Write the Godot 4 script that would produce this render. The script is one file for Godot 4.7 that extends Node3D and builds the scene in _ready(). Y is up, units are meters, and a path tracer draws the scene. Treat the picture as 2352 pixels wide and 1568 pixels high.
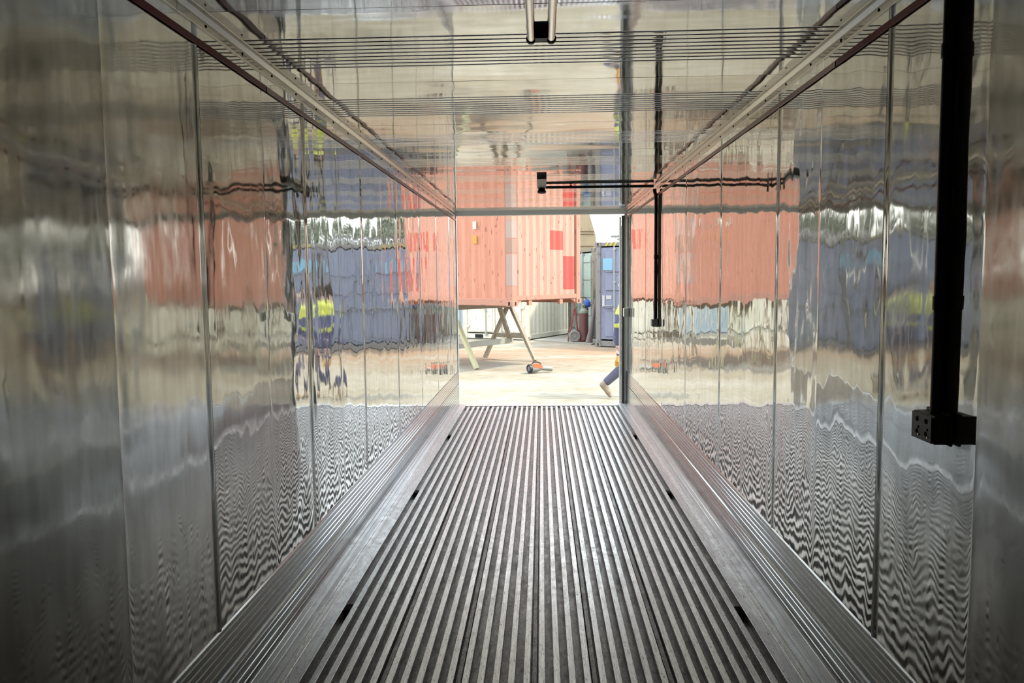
extends Node3D
# Inside of an empty refrigerated shipping container, seen from near its closed end out through the open doors into a container yard.
# x right, y up (0 = top of the floor bars), -z towards the doors.

const HW := 1.143        # half the inner width
const CEIL := 2.605
const DOOR_Z := -10.25
const BACK_Z := 1.4
const GROUND := -0.23

var mats := {}
var used := {}

# ---------------------------------------------------------------- mesh building
class MB:
	var v := PackedVector3Array()
	var n := PackedVector3Array()
	var uv := PackedVector2Array()
	var col := PackedColorArray()
	var idx := PackedInt32Array()
	var tint := Color(1, 1, 1)
	var colored := false

	func vert(p: Vector3, nn: Vector3, t := Vector2.ZERO) -> int:
		v.append(p); n.append(nn); uv.append(t); col.append(tint)
		return v.size() - 1

	func tri_i(a: int, b: int, c: int) -> void:
		var g := (v[c] - v[a]).cross(v[b] - v[a])
		if g.dot(n[a] + n[b] + n[c]) < 0.0:
			idx.append_array(PackedInt32Array([a, c, b]))
		else:
			idx.append_array(PackedInt32Array([a, b, c]))

	func quad(a: Vector3, b: Vector3, c: Vector3, d: Vector3, nn: Vector3, ta := Vector2.ZERO, tb := Vector2.ZERO, tc := Vector2.ZERO, td := Vector2.ZERO) -> void:
		var i := vert(a, nn, ta); var j := vert(b, nn, tb); var k := vert(c, nn, tc); var l := vert(d, nn, td)
		tri_i(i, j, k); tri_i(i, k, l)

	# a closed outline (x, y) pushed along local z from z0 to z1
	func extrude(poly: PackedVector2Array, xf: Transform3D, z0: float, z1: float, caps := true) -> void:
		var pts := poly
		var area := 0.0
		for i in pts.size():
			area += pts[i].cross(pts[(i + 1) % pts.size()])
		var s := 1.0 if area > 0.0 else -1.0
		for i in pts.size():
			var a := pts[i]; var b := pts[(i + 1) % pts.size()]
			var e := (b - a)
			if e.length() < 1e-7: continue
			var nn := (xf.basis * Vector3(e.y, -e.x, 0.0) * s).normalized()
			quad(xf * Vector3(a.x, a.y, z0), xf * Vector3(b.x, b.y, z0), xf * Vector3(b.x, b.y, z1), xf * Vector3(a.x, a.y, z1), nn,
				Vector2(a.x + a.y, z0), Vector2(b.x + b.y, z0), Vector2(b.x + b.y, z1), Vector2(a.x + a.y, z1))
		if not caps: return
		var t := Geometry2D.triangulate_polygon(pts)
		for z in [z0, z1]:
			var nn: Vector3 = (xf.basis * Vector3(0, 0, 1 if z == maxf(z0, z1) else -1)).normalized()
			var first := v.size()
			for p in pts:
				vert(xf * Vector3(p.x, p.y, z), nn, p)
			for k in range(0, t.size(), 3):
				tri_i(first + t[k], first + t[k + 1], first + t[k + 2])

	# a box with its four long edges (along local z) chamfered
	func box(c: Vector3, size: Vector3, bev := 0.004, basis := Basis()) -> void:
		var x := size.x / 2; var y := size.y / 2
		var e := minf(bev, minf(x, y) * 0.45)
		var p := PackedVector2Array([Vector2(-x + e, -y), Vector2(x - e, -y), Vector2(x, -y + e), Vector2(x, y - e), Vector2(x - e, y), Vector2(-x + e, y), Vector2(-x, y - e), Vector2(-x, -y + e)])
		extrude(p, Transform3D(basis, c), -size.z / 2, size.z / 2)

	# a square bar between two points
	func bar(a: Vector3, b: Vector3, w: float, h: float, bev := 0.006) -> void:
		var d := (b - a).normalized()
		var up := Vector3.UP if absf(d.y) < 0.95 else Vector3.BACK
		var x := up.cross(d).normalized()
		var y := d.cross(x).normalized()
		box((a + b) / 2, Vector3(w, h, a.distance_to(b)), bev, Basis(x, y, d))

	func tube(pts: Array, r: float, sides := 12, r_end := -1.0, caps := true) -> void:
		var rings := []
		var x := Vector3.ZERO
		for i in pts.size():
			var d: Vector3 = (pts[mini(i + 1, pts.size() - 1)] - pts[maxi(i - 1, 0)]).normalized()
			if x == Vector3.ZERO:
				x = (Vector3.UP if absf(d.y) < 0.9 else Vector3.RIGHT).cross(d).normalized()
			x = (x - d * x.dot(d)).normalized()
			var y := d.cross(x)
			var rr := r if r_end < 0.0 else lerpf(r, r_end, float(i) / (pts.size() - 1))
			var ring := []
			for k in sides + 1:
				var a := TAU * k / sides
				var o := x * cos(a) + y * sin(a)
				ring.append(vert(pts[i] + o * rr, o, Vector2(float(k) / sides, i)))
			rings.append(ring)
			if caps and (i == 0 or i == pts.size() - 1):
				var cn := -d if i == 0 else d
				var c := vert(pts[i], cn)
				var prev := -1
				for k in sides + 1:
					var a := TAU * k / sides
					var q := vert(pts[i] + (x * cos(a) + y * sin(a)) * rr, cn)
					if prev >= 0: tri_i(c, prev, q)
					prev = q
		for i in rings.size() - 1:
			for k in sides:
				tri_i(rings[i][k], rings[i][k + 1], rings[i + 1][k + 1])
				tri_i(rings[i][k], rings[i + 1][k + 1], rings[i + 1][k])

	# outline of (radius, height) turned about local y
	func lathe(prof: Array, xf: Transform3D, sides := 20) -> void:
		for i in prof.size() - 1:
			var a: Vector2 = prof[i]; var b: Vector2 = prof[i + 1]
			var e := b - a
			if e.length() < 1e-7: continue
			var nn := Vector2(e.y, -e.x).normalized()
			var last := []
			for k in sides + 1:
				var t := TAU * k / sides
				var dir := Vector3(cos(t), 0, sin(t))
				var w := xf.basis * (dir * nn.x + Vector3(0, nn.y, 0))
				w = w.normalized()
				var p := vert(xf * (dir * a.x + Vector3(0, a.y, 0)), w)
				var q := vert(xf * (dir * b.x + Vector3(0, b.y, 0)), w)
				if last:
					if a.x > 1e-6: tri_i(last[0], p, q)
					if b.x > 1e-6: tri_i(last[0], q, last[1])
					if a.x <= 1e-6 and b.x > 1e-6: pass
				last = [p, q]

	func mesh() -> ArrayMesh:
		var a := []
		a.resize(Mesh.ARRAY_MAX)
		a[Mesh.ARRAY_VERTEX] = v; a[Mesh.ARRAY_NORMAL] = n; a[Mesh.ARRAY_TEX_UV] = uv; a[Mesh.ARRAY_INDEX] = idx
		if colored: a[Mesh.ARRAY_COLOR] = col
		var m := ArrayMesh.new()
		m.add_surface_from_arrays(Mesh.PRIMITIVE_TRIANGLES, a)
		return m

func put(called: String, m: MB, mat: Material, parent: Node = self) -> MeshInstance3D:
	return put_mesh(called, m.mesh(), mat, parent)

func put_mesh(called: String, mesh: Mesh, mat: Material, parent: Node = self) -> MeshInstance3D:
	var o := MeshInstance3D.new()
	o.name = numbered(called) if parent == self else called
	o.mesh = mesh
	o.material_override = null
	mesh.surface_set_material(0, mat) if mesh.surface_get_material(0) == null else o.set_surface_override_material(0, mat)
	o.cast_shadow = GeometryInstance3D.SHADOW_CASTING_SETTING_ON
	parent.add_child(o, true)
	return o

func numbered(called: String) -> String:
	var k: int = used.get(called, 0)
	used[called] = k + 1
	return called if k == 0 else "%s_%03d" % [called, k]

func tag(o: Node, label: String, category: String, group := "") -> void:
	o.set_meta("label", label); o.set_meta("category", category)
	if group: o.set_meta("group", group)

func thing(called: String, label: String, category: String, at := Vector3.ZERO, turn := 0.0, group := "") -> Node3D:
	var o := Node3D.new()
	o.name = numbered(called)
	add_child(o)
	o.position = at; o.rotation.y = turn
	tag(o, label, category, group)
	return o

func struct(called: String, label: String, category: String) -> Node3D:
	var o := Node3D.new()
	o.name = called
	add_child(o)
	o.set_meta("kind", "structure")
	tag(o, label, category)
	return o

# ---------------------------------------------------------------- materials
func lin(c: Color) -> Color: return c.srgb_to_linear()

func plain(c: Color, rough := 0.7, metal := 0.0) -> StandardMaterial3D:
	var m := StandardMaterial3D.new()
	m.albedo_color = c; m.roughness = rough; m.metallic = metal
	return m

# yard colours are written as they look under the bright open sky, whose light is stronger than white; this gives the base colour
func day(c: Color) -> Color:
	var l := c.srgb_to_linear()
	return Color(l.r * 0.46, l.g * 0.46, l.b * 0.46).linear_to_srgb()

func yp(c: Color, rough := 0.7, metal := 0.0) -> StandardMaterial3D: return plain(day(c), rough, metal)

func noise(sd: int, freq: float, oct := 3) -> FastNoiseLite:
	var f := FastNoiseLite.new()
	f.seed = sd; f.frequency = freq; f.fractal_octaves = oct
	f.noise_type = FastNoiseLite.TYPE_SIMPLEX_SMOOTH
	return f

# a tiling-by-mirror free texture: colour = lerp(a, b, noise) with separate stretch in u and v
func streak_tex(w: int, h: int, su: float, sv: float, sd: int, a: Color, b: Color, spots := 0.0, spot_col := Color.BLACK, gain := 1.0) -> ImageTexture:
	var im := Image.create(w, h, false, Image.FORMAT_RGB8)
	var f := noise(sd, 1.0, 4); var g := noise(sd + 7, 1.0, 3)
	for y in h:
		for x in w:
			# wrap on a torus so that repeats do not show a seam
			var ax := TAU * x / w; var ay := TAU * y / h
			var t := f.get_noise_3d(cos(ax) * su / TAU + 10.0, sin(ax) * su / TAU, cos(ay) * sv / TAU) * 0.5 + f.get_noise_3d(sin(ay) * sv / TAU + 31.0, cos(ax) * su / TAU, sin(ax) * su / TAU) * 0.5
			t = clampf(0.5 + t * gain, 0.0, 1.0)
			var c := a.lerp(b, t)
			if spots > 0.0:
				var q := g.get_noise_3d(cos(ax) * su * 2.3 / TAU + 3.0, sin(ax) * su * 2.3 / TAU, y * sv * 2.3 / h)
				c = c.lerp(spot_col, smoothstep(1.0 - spots, 1.0 - spots + 0.15, q + 0.5))
			im.set_pixel(x, y, c)
	im.generate_mipmaps()
	return ImageTexture.create_from_image(im)

func make_materials() -> void:
	# mirror-like stainless sheet of walls and ceiling; u runs along the wall, v up
	var wall := plain(Color(0.875, 0.87, 0.855), 1.0, 0.76)
	wall.roughness_texture = streak_tex(512, 512, 90.0, 5.0, 3, Color(0.02, 0.02, 0.02), Color(0.06, 0.06, 0.06), 0.0, Color.BLACK, 1.3)
	wall.roughness_texture_channel = BaseMaterial3D.TEXTURE_CHANNEL_RED
	wall.albedo_texture = streak_tex(512, 512, 26.0, 9.0, 5, Color(1, 1, 1), Color(0.9, 0.89, 0.87), 0.0, Color.BLACK, 1.2)
	wall.uv1_scale = Vector3(0.6, 0.45, 1)
	mats.wall = wall
	# sheets near the closed end are more scuffed and dulled by cleaning
	for k in 2:
		var dull: StandardMaterial3D = wall.duplicate()
		dull.roughness_texture = streak_tex(512, 512, 60.0, 14.0, 33 + k, Color(0.03, 0.03, 0.03) if k == 0 else Color(0.05, 0.05, 0.05), Color(0.075, 0.075, 0.075) if k == 0 else Color(0.125, 0.125, 0.125), 0.0, Color.BLACK, 1.4)
		mats["wall_dull_%d" % (k + 1)] = dull
	var ceil: StandardMaterial3D = wall.duplicate()
	ceil.roughness_texture = streak_tex(512, 512, 5.0, 60.0, 13, Color(0.03, 0.03, 0.03), Color(0.08, 0.08, 0.08), 0.0, Color.BLACK, 1.3)
	mats.ceiling = ceil
	var alu := plain(Color(0.93, 0.93, 0.93), 1.0, 0.7)
	alu.roughness_texture = streak_tex(256, 1024, 10.0, 60.0, 17, Color(0.26, 0.26, 0.26), Color(0.44, 0.44, 0.44))
	alu.roughness_texture_channel = BaseMaterial3D.TEXTURE_CHANNEL_RED
	alu.albedo_texture = streak_tex(512, 1024, 44.0, 26.0, 19, Color(1, 1, 1), Color(0.87, 0.865, 0.86), 0.16, Color(0.55, 0.54, 0.53), 1.3)
	alu.uv1_scale = Vector3(2.0, 0.35, 1)
	mats.alu = alu
	var chan := plain(Color(0.52, 0.525, 0.53), 1.0, 0.5)
	chan.roughness_texture = streak_tex(256, 512, 10.0, 40.0, 23, Color(0.28, 0.28, 0.28), Color(0.5, 0.5, 0.5))
	chan.roughness_texture_channel = BaseMaterial3D.TEXTURE_CHANNEL_RED
	chan.albedo_texture = streak_tex(256, 1024, 22.0, 50.0, 29, Color(0.95, 0.93, 0.9), Color(0.6, 0.57, 0.55), 0.2, Color(0.35, 0.3, 0.27), 1.4)
	chan.uv1_scale = Vector3(2.0, 0.35, 1)
	mats.chan = chan
	mats.scuff = plain(Color(0.62, 0.63, 0.64), 0.14, 0.95)
	mats.cove = plain(Color(0.64, 0.62, 0.58), 0.17, 0.92)
	mats.steel = plain(Color(0.86, 0.86, 0.84), 0.35, 0.5)
	mats.chrome = plain(Color(0.9, 0.88, 0.85), 0.16, 1.0)
	mats.black = plain(Color(0.09, 0.09, 0.085), 0.5)
	mats.rubber = plain(Color(0.27, 0.265, 0.26), 0.5)
	mats.gasket = plain(Color(0.38, 0.37, 0.36), 0.6)
	mats.dark_box = plain(Color(0.20, 0.20, 0.18), 0.45)
	mats.hole = plain(Color(0.035, 0.03, 0.03), 0.9)
	mats.red_line = plain(Color(0.74, 0.07, 0.06), 0.45)
	mats.worn_line = plain(Color(0.62, 0.46, 0.42), 0.35, 0.3)
	mats.grey_box = plain(Color(0.60, 0.60, 0.58), 0.5)
	mats.light_grey = plain(Color(0.88, 0.88, 0.85), 0.4)
	mats.core = plain(Color(0.75, 0.75, 0.73), 0.8)
	mats.white = plain(Color(0.93, 0.93, 0.9), 0.6)

# ---------------------------------------------------------------- setting: the container's inside
# a sheet over (s, t): s along, t across; place(s, t, h) gives the point; h the relief
func sheet(ss: Array, ts: Array, height: Callable, place: Callable, inward: Vector3, s_axis: Vector3, t_axis: Vector3) -> MB:
	var m := MB.new()
	var hs := PackedFloat32Array()
	var nt := ts.size()
	for s in ss:
		for t in ts:
			hs.append(height.call(s, t))
	for i in ss.size():
		for j in nt:
			var i0 := maxi(i - 1, 0); var i1 := mini(i + 1, ss.size() - 1)
			var j0 := maxi(j - 1, 0); var j1 := mini(j + 1, nt - 1)
			var gs: float = (hs[i1 * nt + j] - hs[i0 * nt + j]) / (ss[i1] - ss[i0])
			var gt: float = (hs[i * nt + j1] - hs[i * nt + j0]) / (ts[j1] - ts[j0])
			m.vert(place.call(ss[i], ts[j], hs[i * nt + j]), (inward - s_axis * gs - t_axis * gt).normalized(), Vector2(ss[i], ts[j]))
	for i in ss.size() - 1:
		for j in nt - 1:
			var a := i * nt + j
			m.tri_i(a, a + nt, a + nt + 1)
			m.tri_i(a, a + nt + 1, a + 1)
	return m

func span(a: float, b: float, step: float) -> Array:
	var k := maxi(1, int(round((b - a) / step)))
	var r := []
	for i in k + 1: r.append(lerpf(a, b, float(i) / k))
	return r

func build_wall(side: int) -> void:
	var w := struct("wall_left" if side < 0 else "wall_right", "stainless steel wall of tall mirror-like sheets on the %s" % ("left" if side < 0 else "right with the black conduit drops"), "wall")
	var seams := []
	for k in range(-3, 7): seams.append(-(2.569 + 1.1505 * k))
	var edges := [BACK_Z] + seams + [DOOR_Z]
	var broad := noise(40 + side, 1.0, 2); var fine := noise(90 + side, 1.0, 2); var dents := noise(140 + side, 1.0, 3)
	var core := MB.new()
	core.box(Vector3(side * (HW + 0.055), 1.2, (BACK_Z + DOOR_Z) / 2), Vector3(0.07, 2.86, BACK_Z - DOOR_Z), 0.002)
	put("core", core, mats.core, w)
	for i in edges.size() - 1:
		var za: float = edges[i]; var zb: float = edges[i + 1]     # za nearer the camera's end
		var near_end := za - 0.006; var far_end := zb + 0.006
		var visible := zb < 0.4
		var first := i == 0
		var h := func(z: float, y: float) -> float:
			var u := (za - z) / (za - zb)
			var e := smoothstep(0.0, 0.06, u) * smoothstep(0.0, 0.06, 1.0 - u)
			var r := broad.get_noise_3d(z * 2.4, y * 1.5, i * 3.1) * 0.0022 + fine.get_noise_3d(z * 17.0, y * 2.2, i * 5.7) * 0.00016 + dents.get_noise_3d(z * 5.0, y * 5.0, i * 9.1) * 0.0005
			r *= e
			# the pressed mid line, and the lip that stands proud where the sheet meets the next one
			r += 0.0004 * exp(-pow((z - (za + zb) / 2) / 0.006, 2.0))
			var d := z - far_end
			r += 0.0042 * smoothstep(0.036, 0.0, d) if not (i == edges.size() - 2) else 0.0
			return r
		var zs := span(far_end, near_end, 0.0125) if visible else span(far_end, near_end, 0.05)
		var extra := []
		for q in [0.006, 0.012, 0.018, 0.024, 0.03, 0.036]: extra.append(far_end + q)
		if visible:
			for q in extra: zs.append(q)
			for q in [-0.006, -0.003, 0.0, 0.003, 0.006]: zs.append((za + zb) / 2 + q)
			zs.sort()
			var clean := [zs[0]]
			for z in zs:
				if z - clean[-1] > 0.001: clean.append(z)
			zs = clean
		var m: MB = null if visible else sheet(zs, span(0.40, CEIL - 0.002, 0.1), h,
			func(z, y, hh): return Vector3(side * (HW - hh), y, z), Vector3(-side, 0, 0), Vector3(0, 0, 1), Vector3(0, 1, 0))
		# each sheet is pressed in two fields along its mid line; the fields are worn differently
		var mid := (za + zb) / 2
		if not visible:
			put("panel", m, mats.wall_dull_2, w)
		else:
			for half in [[far_end - 1.0, mid + 0.0001], [mid - 0.0001, near_end + 1.0]]:
				var part := []
				for z in zs:
					if z >= half[0] and z <= half[1]: part.append(z)
				var hm := sheet(part, span(0.40, CEIL - 0.002, 0.025), h,
					func(z, y, hh): return Vector3(side * (HW - hh), y, z), Vector3(-side, 0, 0), Vector3(0, 0, 1), Vector3(0, 1, 0))
				var zc: float = (part[0] + part[-1]) / 2
				var wear := 0
				if zc > -2.0: wear = 2
				elif side < 0 and zc > -2.5: wear = 2
				elif zc > (-3.1 if side < 0 else -2.6): wear = 1
				put("panel", hm, mats.wall if wear == 0 else mats["wall_dull_%d" % wear], w)
		if not first:
			var j := MB.new()   # the dark joint between two sheets
			j.box(Vector3(side * (HW + 0.0105), 1.52, za), Vector3(0.012, 2.17, 0.08), 0.001)
			put("joint", j, mats.hole, w)
	# ribbed scuff liner along the foot of the wall
	var p := PackedVector2Array([Vector2(-0.02, -0.05), Vector2(0.012, -0.05), Vector2(0.012, 0.02)])
	for y in [0.05, 0.09, 0.125, 0.16, 0.195, 0.23, 0.255, 0.281, 0.315, 0.345, 0.372, 0.40, 0.428]:
		var top: float = 0.0125 if y == 0.281 else 0.0088
		var low: float = lerpf(0.0075, 0.005, y / 0.45)
		p.append_array([Vector2(low, y - 0.003), Vector2(top, y), Vector2(top, y + 0.006), Vector2(low, y + 0.009)])
	p.append_array([Vector2(0.005, 0.452), Vector2(0.001, 0.458), Vector2(-0.02, 0.458)])
	for k in p.size(): p[k] = Vector2(side * (HW - p[k].x), p[k].y)
	var sc := MB.new()
	sc.extrude(p, Transform3D(), DOOR_Z, BACK_Z)
	put("scuff_liner", sc, mats.scuff, w)
	# red load line
	var rl := MB.new()
	var fade := -3.2 if side < 0 else -3.0
	rl.box(Vector3(side * (HW - 0.0065), 2.500, (fade + BACK_Z) / 2), Vector3(0.004, 0.024, BACK_Z - fade - 0.01), 0.001)
	put("load_line", rl, mats.red_line, w)
	var wl := MB.new()
	wl.box(Vector3(side * (HW - 0.0065), 2.500, (DOOR_Z + fade) / 2), Vector3(0.004, 0.022, fade - DOOR_Z - 0.01), 0.001)
	put("load_line", wl, mats.worn_line, w).set_meta("label", "worn, brown-grey stretch of the load line")

func build_ceiling() -> void:
	var c := struct("ceiling", "mirror-like steel ceiling with bands of pressed cross ribs", "ceiling")
	var core := MB.new()
	core.box(Vector3(0, CEIL + 0.06, (BACK_Z + DOOR_Z) / 2), Vector3(2 * HW + 0.2, 0.09, BACK_Z - DOOR_Z), 0.002)
	put("core", core, mats.core, c)
	var broad := noise(201, 1.0, 2); var fine := noise(202, 1.0, 2)
	var top := BACK_Z
	var k := -4
	while top > DOOR_Z + 0.01:
		var start := -2.907 - 0.957 * k                # first rib of this sheet
		var end := maxf(start - 0.646, DOOR_Z)         # its far seam
		if end > BACK_Z - 0.1:
			k += 1
			continue
		var kk := k
		var ribs_high := 1.0 if k <= 1 else (0.55 if k == 2 else 0.3)   # the further sheets are pressed shallower
		var rib := func(z: float) -> float:
			var r := 0.0
			for q in 9:
				var d := (z - (start - 0.0475 * q)) / 0.0042
				r += exp(-d * d)
			return r
		var h := func(z: float, x: float) -> float:
			return broad.get_noise_3d(x * 1.3, z * 2.2, kk) * 0.0013 + fine.get_noise_3d(x * 1.8, z * 16.0, kk) * 0.00014 + 0.0027 * ribs_high * rib.call(z)
		var visible := top < 0.3 or end < -0.6
		var zs := span(end + 0.002, top - 0.002, 0.02)
		if visible:
			for q in 9:
				for d in [-0.009, -0.0065, -0.0045, -0.003, -0.0015, 0.0, 0.0015, 0.003, 0.0045, 0.0065, 0.009]:
					var z: float = start - 0.0475 * q + d
					if z < top - 0.003 and z > end + 0.003: zs.append(z)
			zs.sort()
			var clean := [zs[0]]
			for z in zs:
				if z - clean[-1] > 0.0008: clean.append(z)
			zs = clean
		var m := sheet(zs, span(-HW, HW, 0.04), h, func(z, x, hh): return Vector3(x, CEIL - hh, z), Vector3(0, -1, 0), Vector3(0, 0, 1), Vector3(1, 0, 0))
		put("ceiling_panel", m, mats.ceiling, c)
		top = end
		k += 1

func build_floor() -> void:
	var f := struct("floor", "ribbed aluminium floor of long parallel bars with open channels", "floor")
	var bed := MB.new()
	bed.box(Vector3(0, -0.072, (BACK_Z + DOOR_Z) / 2), Vector3(2 * HW + 0.1, 0.07, BACK_Z - DOOR_Z - 0.02), 0.001)
	put("channel_bed", bed, mats.chan, f)
	var prof := PackedVector2Array([Vector2(-0.0125, -0.039), Vector2(0.0125, -0.039), Vector2(0.0145, -0.006), Vector2(0.0145, -0.0015), Vector2(0.0132, 0), Vector2(-0.0132, 0), Vector2(-0.0145, -0.0015), Vector2(-0.0145, -0.006)])
	for k in range(-15, 16):
		var b := MB.new()
		b.extrude(prof, Transform3D(Basis(), Vector3(k * 0.065, 0.0012 * sin(k * 2.1), 0)), DOOR_Z, BACK_Z)
		for i in b.uv.size(): b.uv[i] += Vector2(k * 0.37, k * 1.71)
		put("floor_bar", b, mats.alu, f)
	# dirt-filled channels that run closer to the top, as between the middle bars
	for k in [-1, -6, 3, 8, -11]:
		var d := MB.new()
		d.box(Vector3(k * 0.065 + 0.0325, -0.027, (BACK_Z + DOOR_Z) / 2), Vector3(0.026, 0.02, BACK_Z - DOOR_Z - 0.04), 0.003)
		put("channel_insert", d, mats.chan, f)
	for s in [-1, 1]:
		var e := MB.new()
		var p := PackedVector2Array([Vector2(1.030, -0.042), Vector2(1.036, -0.042), Vector2(1.036, -0.008), Vector2(1.1, -0.008), Vector2(1.131, -0.008), Vector2(1.131, -0.001), Vector2(1.129, 0), Vector2(1.099, 0), Vector2(1.097, -0.003), Vector2(1.066, -0.003), Vector2(1.064, 0), Vector2(1.031, 0), Vector2(1.030, -0.001)])
		for i in p.size(): p[i].x *= s
		e.extrude(p, Transform3D(), DOOR_Z, BACK_Z)
		put("edge_strip", e, mats.alu, f)
		for z in [-3.79, -5.95, -8.165, -1.63]:
			var hole := MB.new()
			hole.box(Vector3(s * 1.009, -0.022, z), Vector3(0.036, 0.036, 0.075), 0.003)
			put("drain_plug", hole, mats.hole, f)
	var t := MB.new()
	t.box(Vector3(0, -0.001, -10.085), Vector3(2.06, 0.012, 0.09), 0.003)
	put("threshold_plate", t, mats.alu, f)
	var sill := MB.new()
	sill.box(Vector3(0, -0.13, DOOR_Z + 0.02), Vector3(2.4, 0.16, 0.07), 0.006)
	put("sill_beam", sill, mats.grey_box, f)

func build_trims() -> void:
	for s in [-1, 1]:
		var c := struct("trim_%d" % (1 if s < 0 else 2), "bevelled aluminium corner rail between %s wall and ceiling, fixed with small screws" % ("left" if s < 0 else "right"), "corner rail")
		var p := PackedVector2Array([Vector2(-0.012, 2.553), Vector2(0.006, 2.553), Vector2(0.008, 2.556), Vector2(0.008, 2.583), Vector2(0.021, 2.5965), Vector2(0.038, 2.5965), Vector2(0.040, 2.599), Vector2(0.040, 2.612), Vector2(-0.012, 2.612)])
		for i in p.size(): p[i].x = s * (HW - p[i].x)
		# lengths butted together every 1.9 m, as the photo shows on the right
		var z := BACK_Z
		while z > DOOR_Z + 0.01:
			var z1 := maxf(z - 1.914, DOOR_Z)
			var m := MB.new()
			m.extrude(p, Transform3D(), z1 + 0.002, z - 0.001)
			put("rail_length", m, mats.cove, c)
			z = z1
		var zz := -0.4
		while zz > DOOR_Z + 0.1:
			var q := MB.new()
			q.lathe([Vector2(0.0055, 0), Vector2(0.0055, 0.002), Vector2(0.003, 0.003), Vector2(0, 0.003)], Transform3D(Basis(Vector3(0, 0, 1), Vector3(-s, 0, 0), Vector3(0, 1, 0)) if false else Basis(Quaternion(Vector3.UP, Vector3(-s, 0, 0))), Vector3(s * (HW - 0.008), 2.570, zz)), 8)
			put("screw", q, mats.hole, c)
			zz -= 0.319
	var h := struct("trim_3", "steel header strip across the top of the open doorway", "door header")
	var m := MB.new()
	m.extrude(PackedVector2Array([Vector2(-DOOR_Z - 0.075, 2.62), Vector2(-DOOR_Z - 0.07, 2.603), Vector2(-DOOR_Z - 0.03, 2.553), Vector2(-DOOR_Z + 0.04, 2.551), Vector2(-DOOR_Z + 0.04, 2.62)]), Transform3D(Basis(Vector3(0, 0, -1), Vector3.UP, Vector3(1, 0, 0)), Vector3.ZERO), -1.2, 1.2)
	put("header_strip", m, mats.steel, h)
	var l := MB.new()
	l.box(Vector3(0, 2.72, DOOR_Z - 0.03), Vector3(2.46, 0.3, 0.06), 0.006)
	put("header_beam", l, mats.light_grey, h)
	for s in [-1, 1]:
		var j := struct("trim_%d" % (4 if s < 0 else 5), "steel door jamb %s of the open doorway" % ("at the left" if s < 0 else "at the right with a dark rubber gasket"), "door jamb")
		var b := MB.new()
		b.box(Vector3(s * 1.19, 1.19, DOOR_Z - 0.03), Vector3(0.13 if s > 0 else 0.112, 2.84, 0.08), 0.006)
		put("jamb_post", b, mats.light_grey, j)
		if s > 0:
			var g := MB.new()
			g.tube([Vector3(1.105, -0.02, DOOR_Z - 0.02), Vector3(1.105, 2.535, DOOR_Z - 0.02)], 0.022, 10)
			put("gasket", g, mats.gasket, j)
			var ed := MB.new()
			ed.tube([Vector3(1.072, -0.03, DOOR_Z - 0.06), Vector3(1.072, 2.52, DOOR_Z - 0.06)], 0.0135, 12)
			put("door_edge", ed, mats.white, j)

func build_back() -> void:
	var b := struct("wall_back", "closed end of the container behind the viewpoint", "wall")
	var m := MB.new()
	m.box(Vector3(0, 1.2, BACK_Z + 0.04), Vector3(2.5, 2.9, 0.08), 0.004)
	put("panel", m, plain(Color(0.93, 0.93, 0.91), 0.7), b)

# ---------------------------------------------------------------- fittings inside
func conduit(label: String, x: float, z: float, y0: float, y1: float, r: float, mat: Material, collars: Array) -> void:
	var t := thing("conduit", label, "conduit", Vector3(x, y0, z))
	var m := MB.new()
	var top := y1 - y0
	m.tube([Vector3(0, 0, 0), Vector3(0, top - 0.09, 0), Vector3(-0.004, top - 0.06, 0), Vector3(-0.014, top - 0.03, 0), Vector3(-0.016, top, 0)], r, 16)
	put("pipe", m, mat, t)
	for c in collars:
		var q := MB.new()
		q.lathe([Vector2(r, -0.02), Vector2(r + 0.003, -0.018), Vector2(r + 0.003, 0.018), Vector2(r, 0.02)], Transform3D(Basis(), Vector3(0, c - y0, 0)), 16)
		q.box(Vector3(HW - x - 0.008, c - y0, 0), Vector3(0.016, 0.03, 0.03), 0.002)
		put("collar", q, mat, t)

func socket_box(called: String, label: String, at: Vector3, size: Vector3, mat: Material, sockets: bool) -> void:
	var t := thing(called, label, "electrical box", at)
	var m := MB.new()
	m.box(Vector3(-size.x * 0.42, size.y / 2, 0), Vector3(size.x * 0.84, size.y, size.z), 0.006, Basis())
	put("housing", m, mat, t)
	var b := MB.new()
	b.box(Vector3(-size.x * 0.08, size.y / 2 + 0.002, 0), Vector3(size.x * 0.16, size.y + 0.012, size.z + 0.012), 0.003)
	put("back_plate", b, mat, t)
	var l := MB.new()
	l.box(Vector3(-size.x * 0.86, size.y / 2, 0), Vector3(size.x * 0.06, size.y * 0.94, size.z * 0.94), 0.003)
	put("lid", l, mat, t)
	if sockets:
		var xf := Basis(Quaternion(Vector3.UP, Vector3(-1, 0, 0)))
		for dz in [-0.024, 0.026]:
			for spec in [[0.75, 0.0075], [0.30, 0.0065], [0.47, 0.0035], [0.47, 0.0035]]:
				var hh := MB.new()
				var off: float = 0.0 if spec[1] > 0.004 else 0.009
				hh.lathe([Vector2(spec[1], 0.0), Vector2(spec[1], 0.0012), Vector2(0, 0.0012)], Transform3D(xf, Vector3(-size.x * 0.889, size.y * spec[0], dz + off)), 12)
				put("socket_hole", hh, mats.hole, t)
			var sc := MB.new()
			sc.lathe([Vector2(0.003, 0.0), Vector2(0.003, 0.002), Vector2(0, 0.0025)], Transform3D(xf, Vector3(-size.x * 0.889, size.y * 0.2, dz + 0.012)), 8)
			put("screw", sc, mats.chrome, t)

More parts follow.
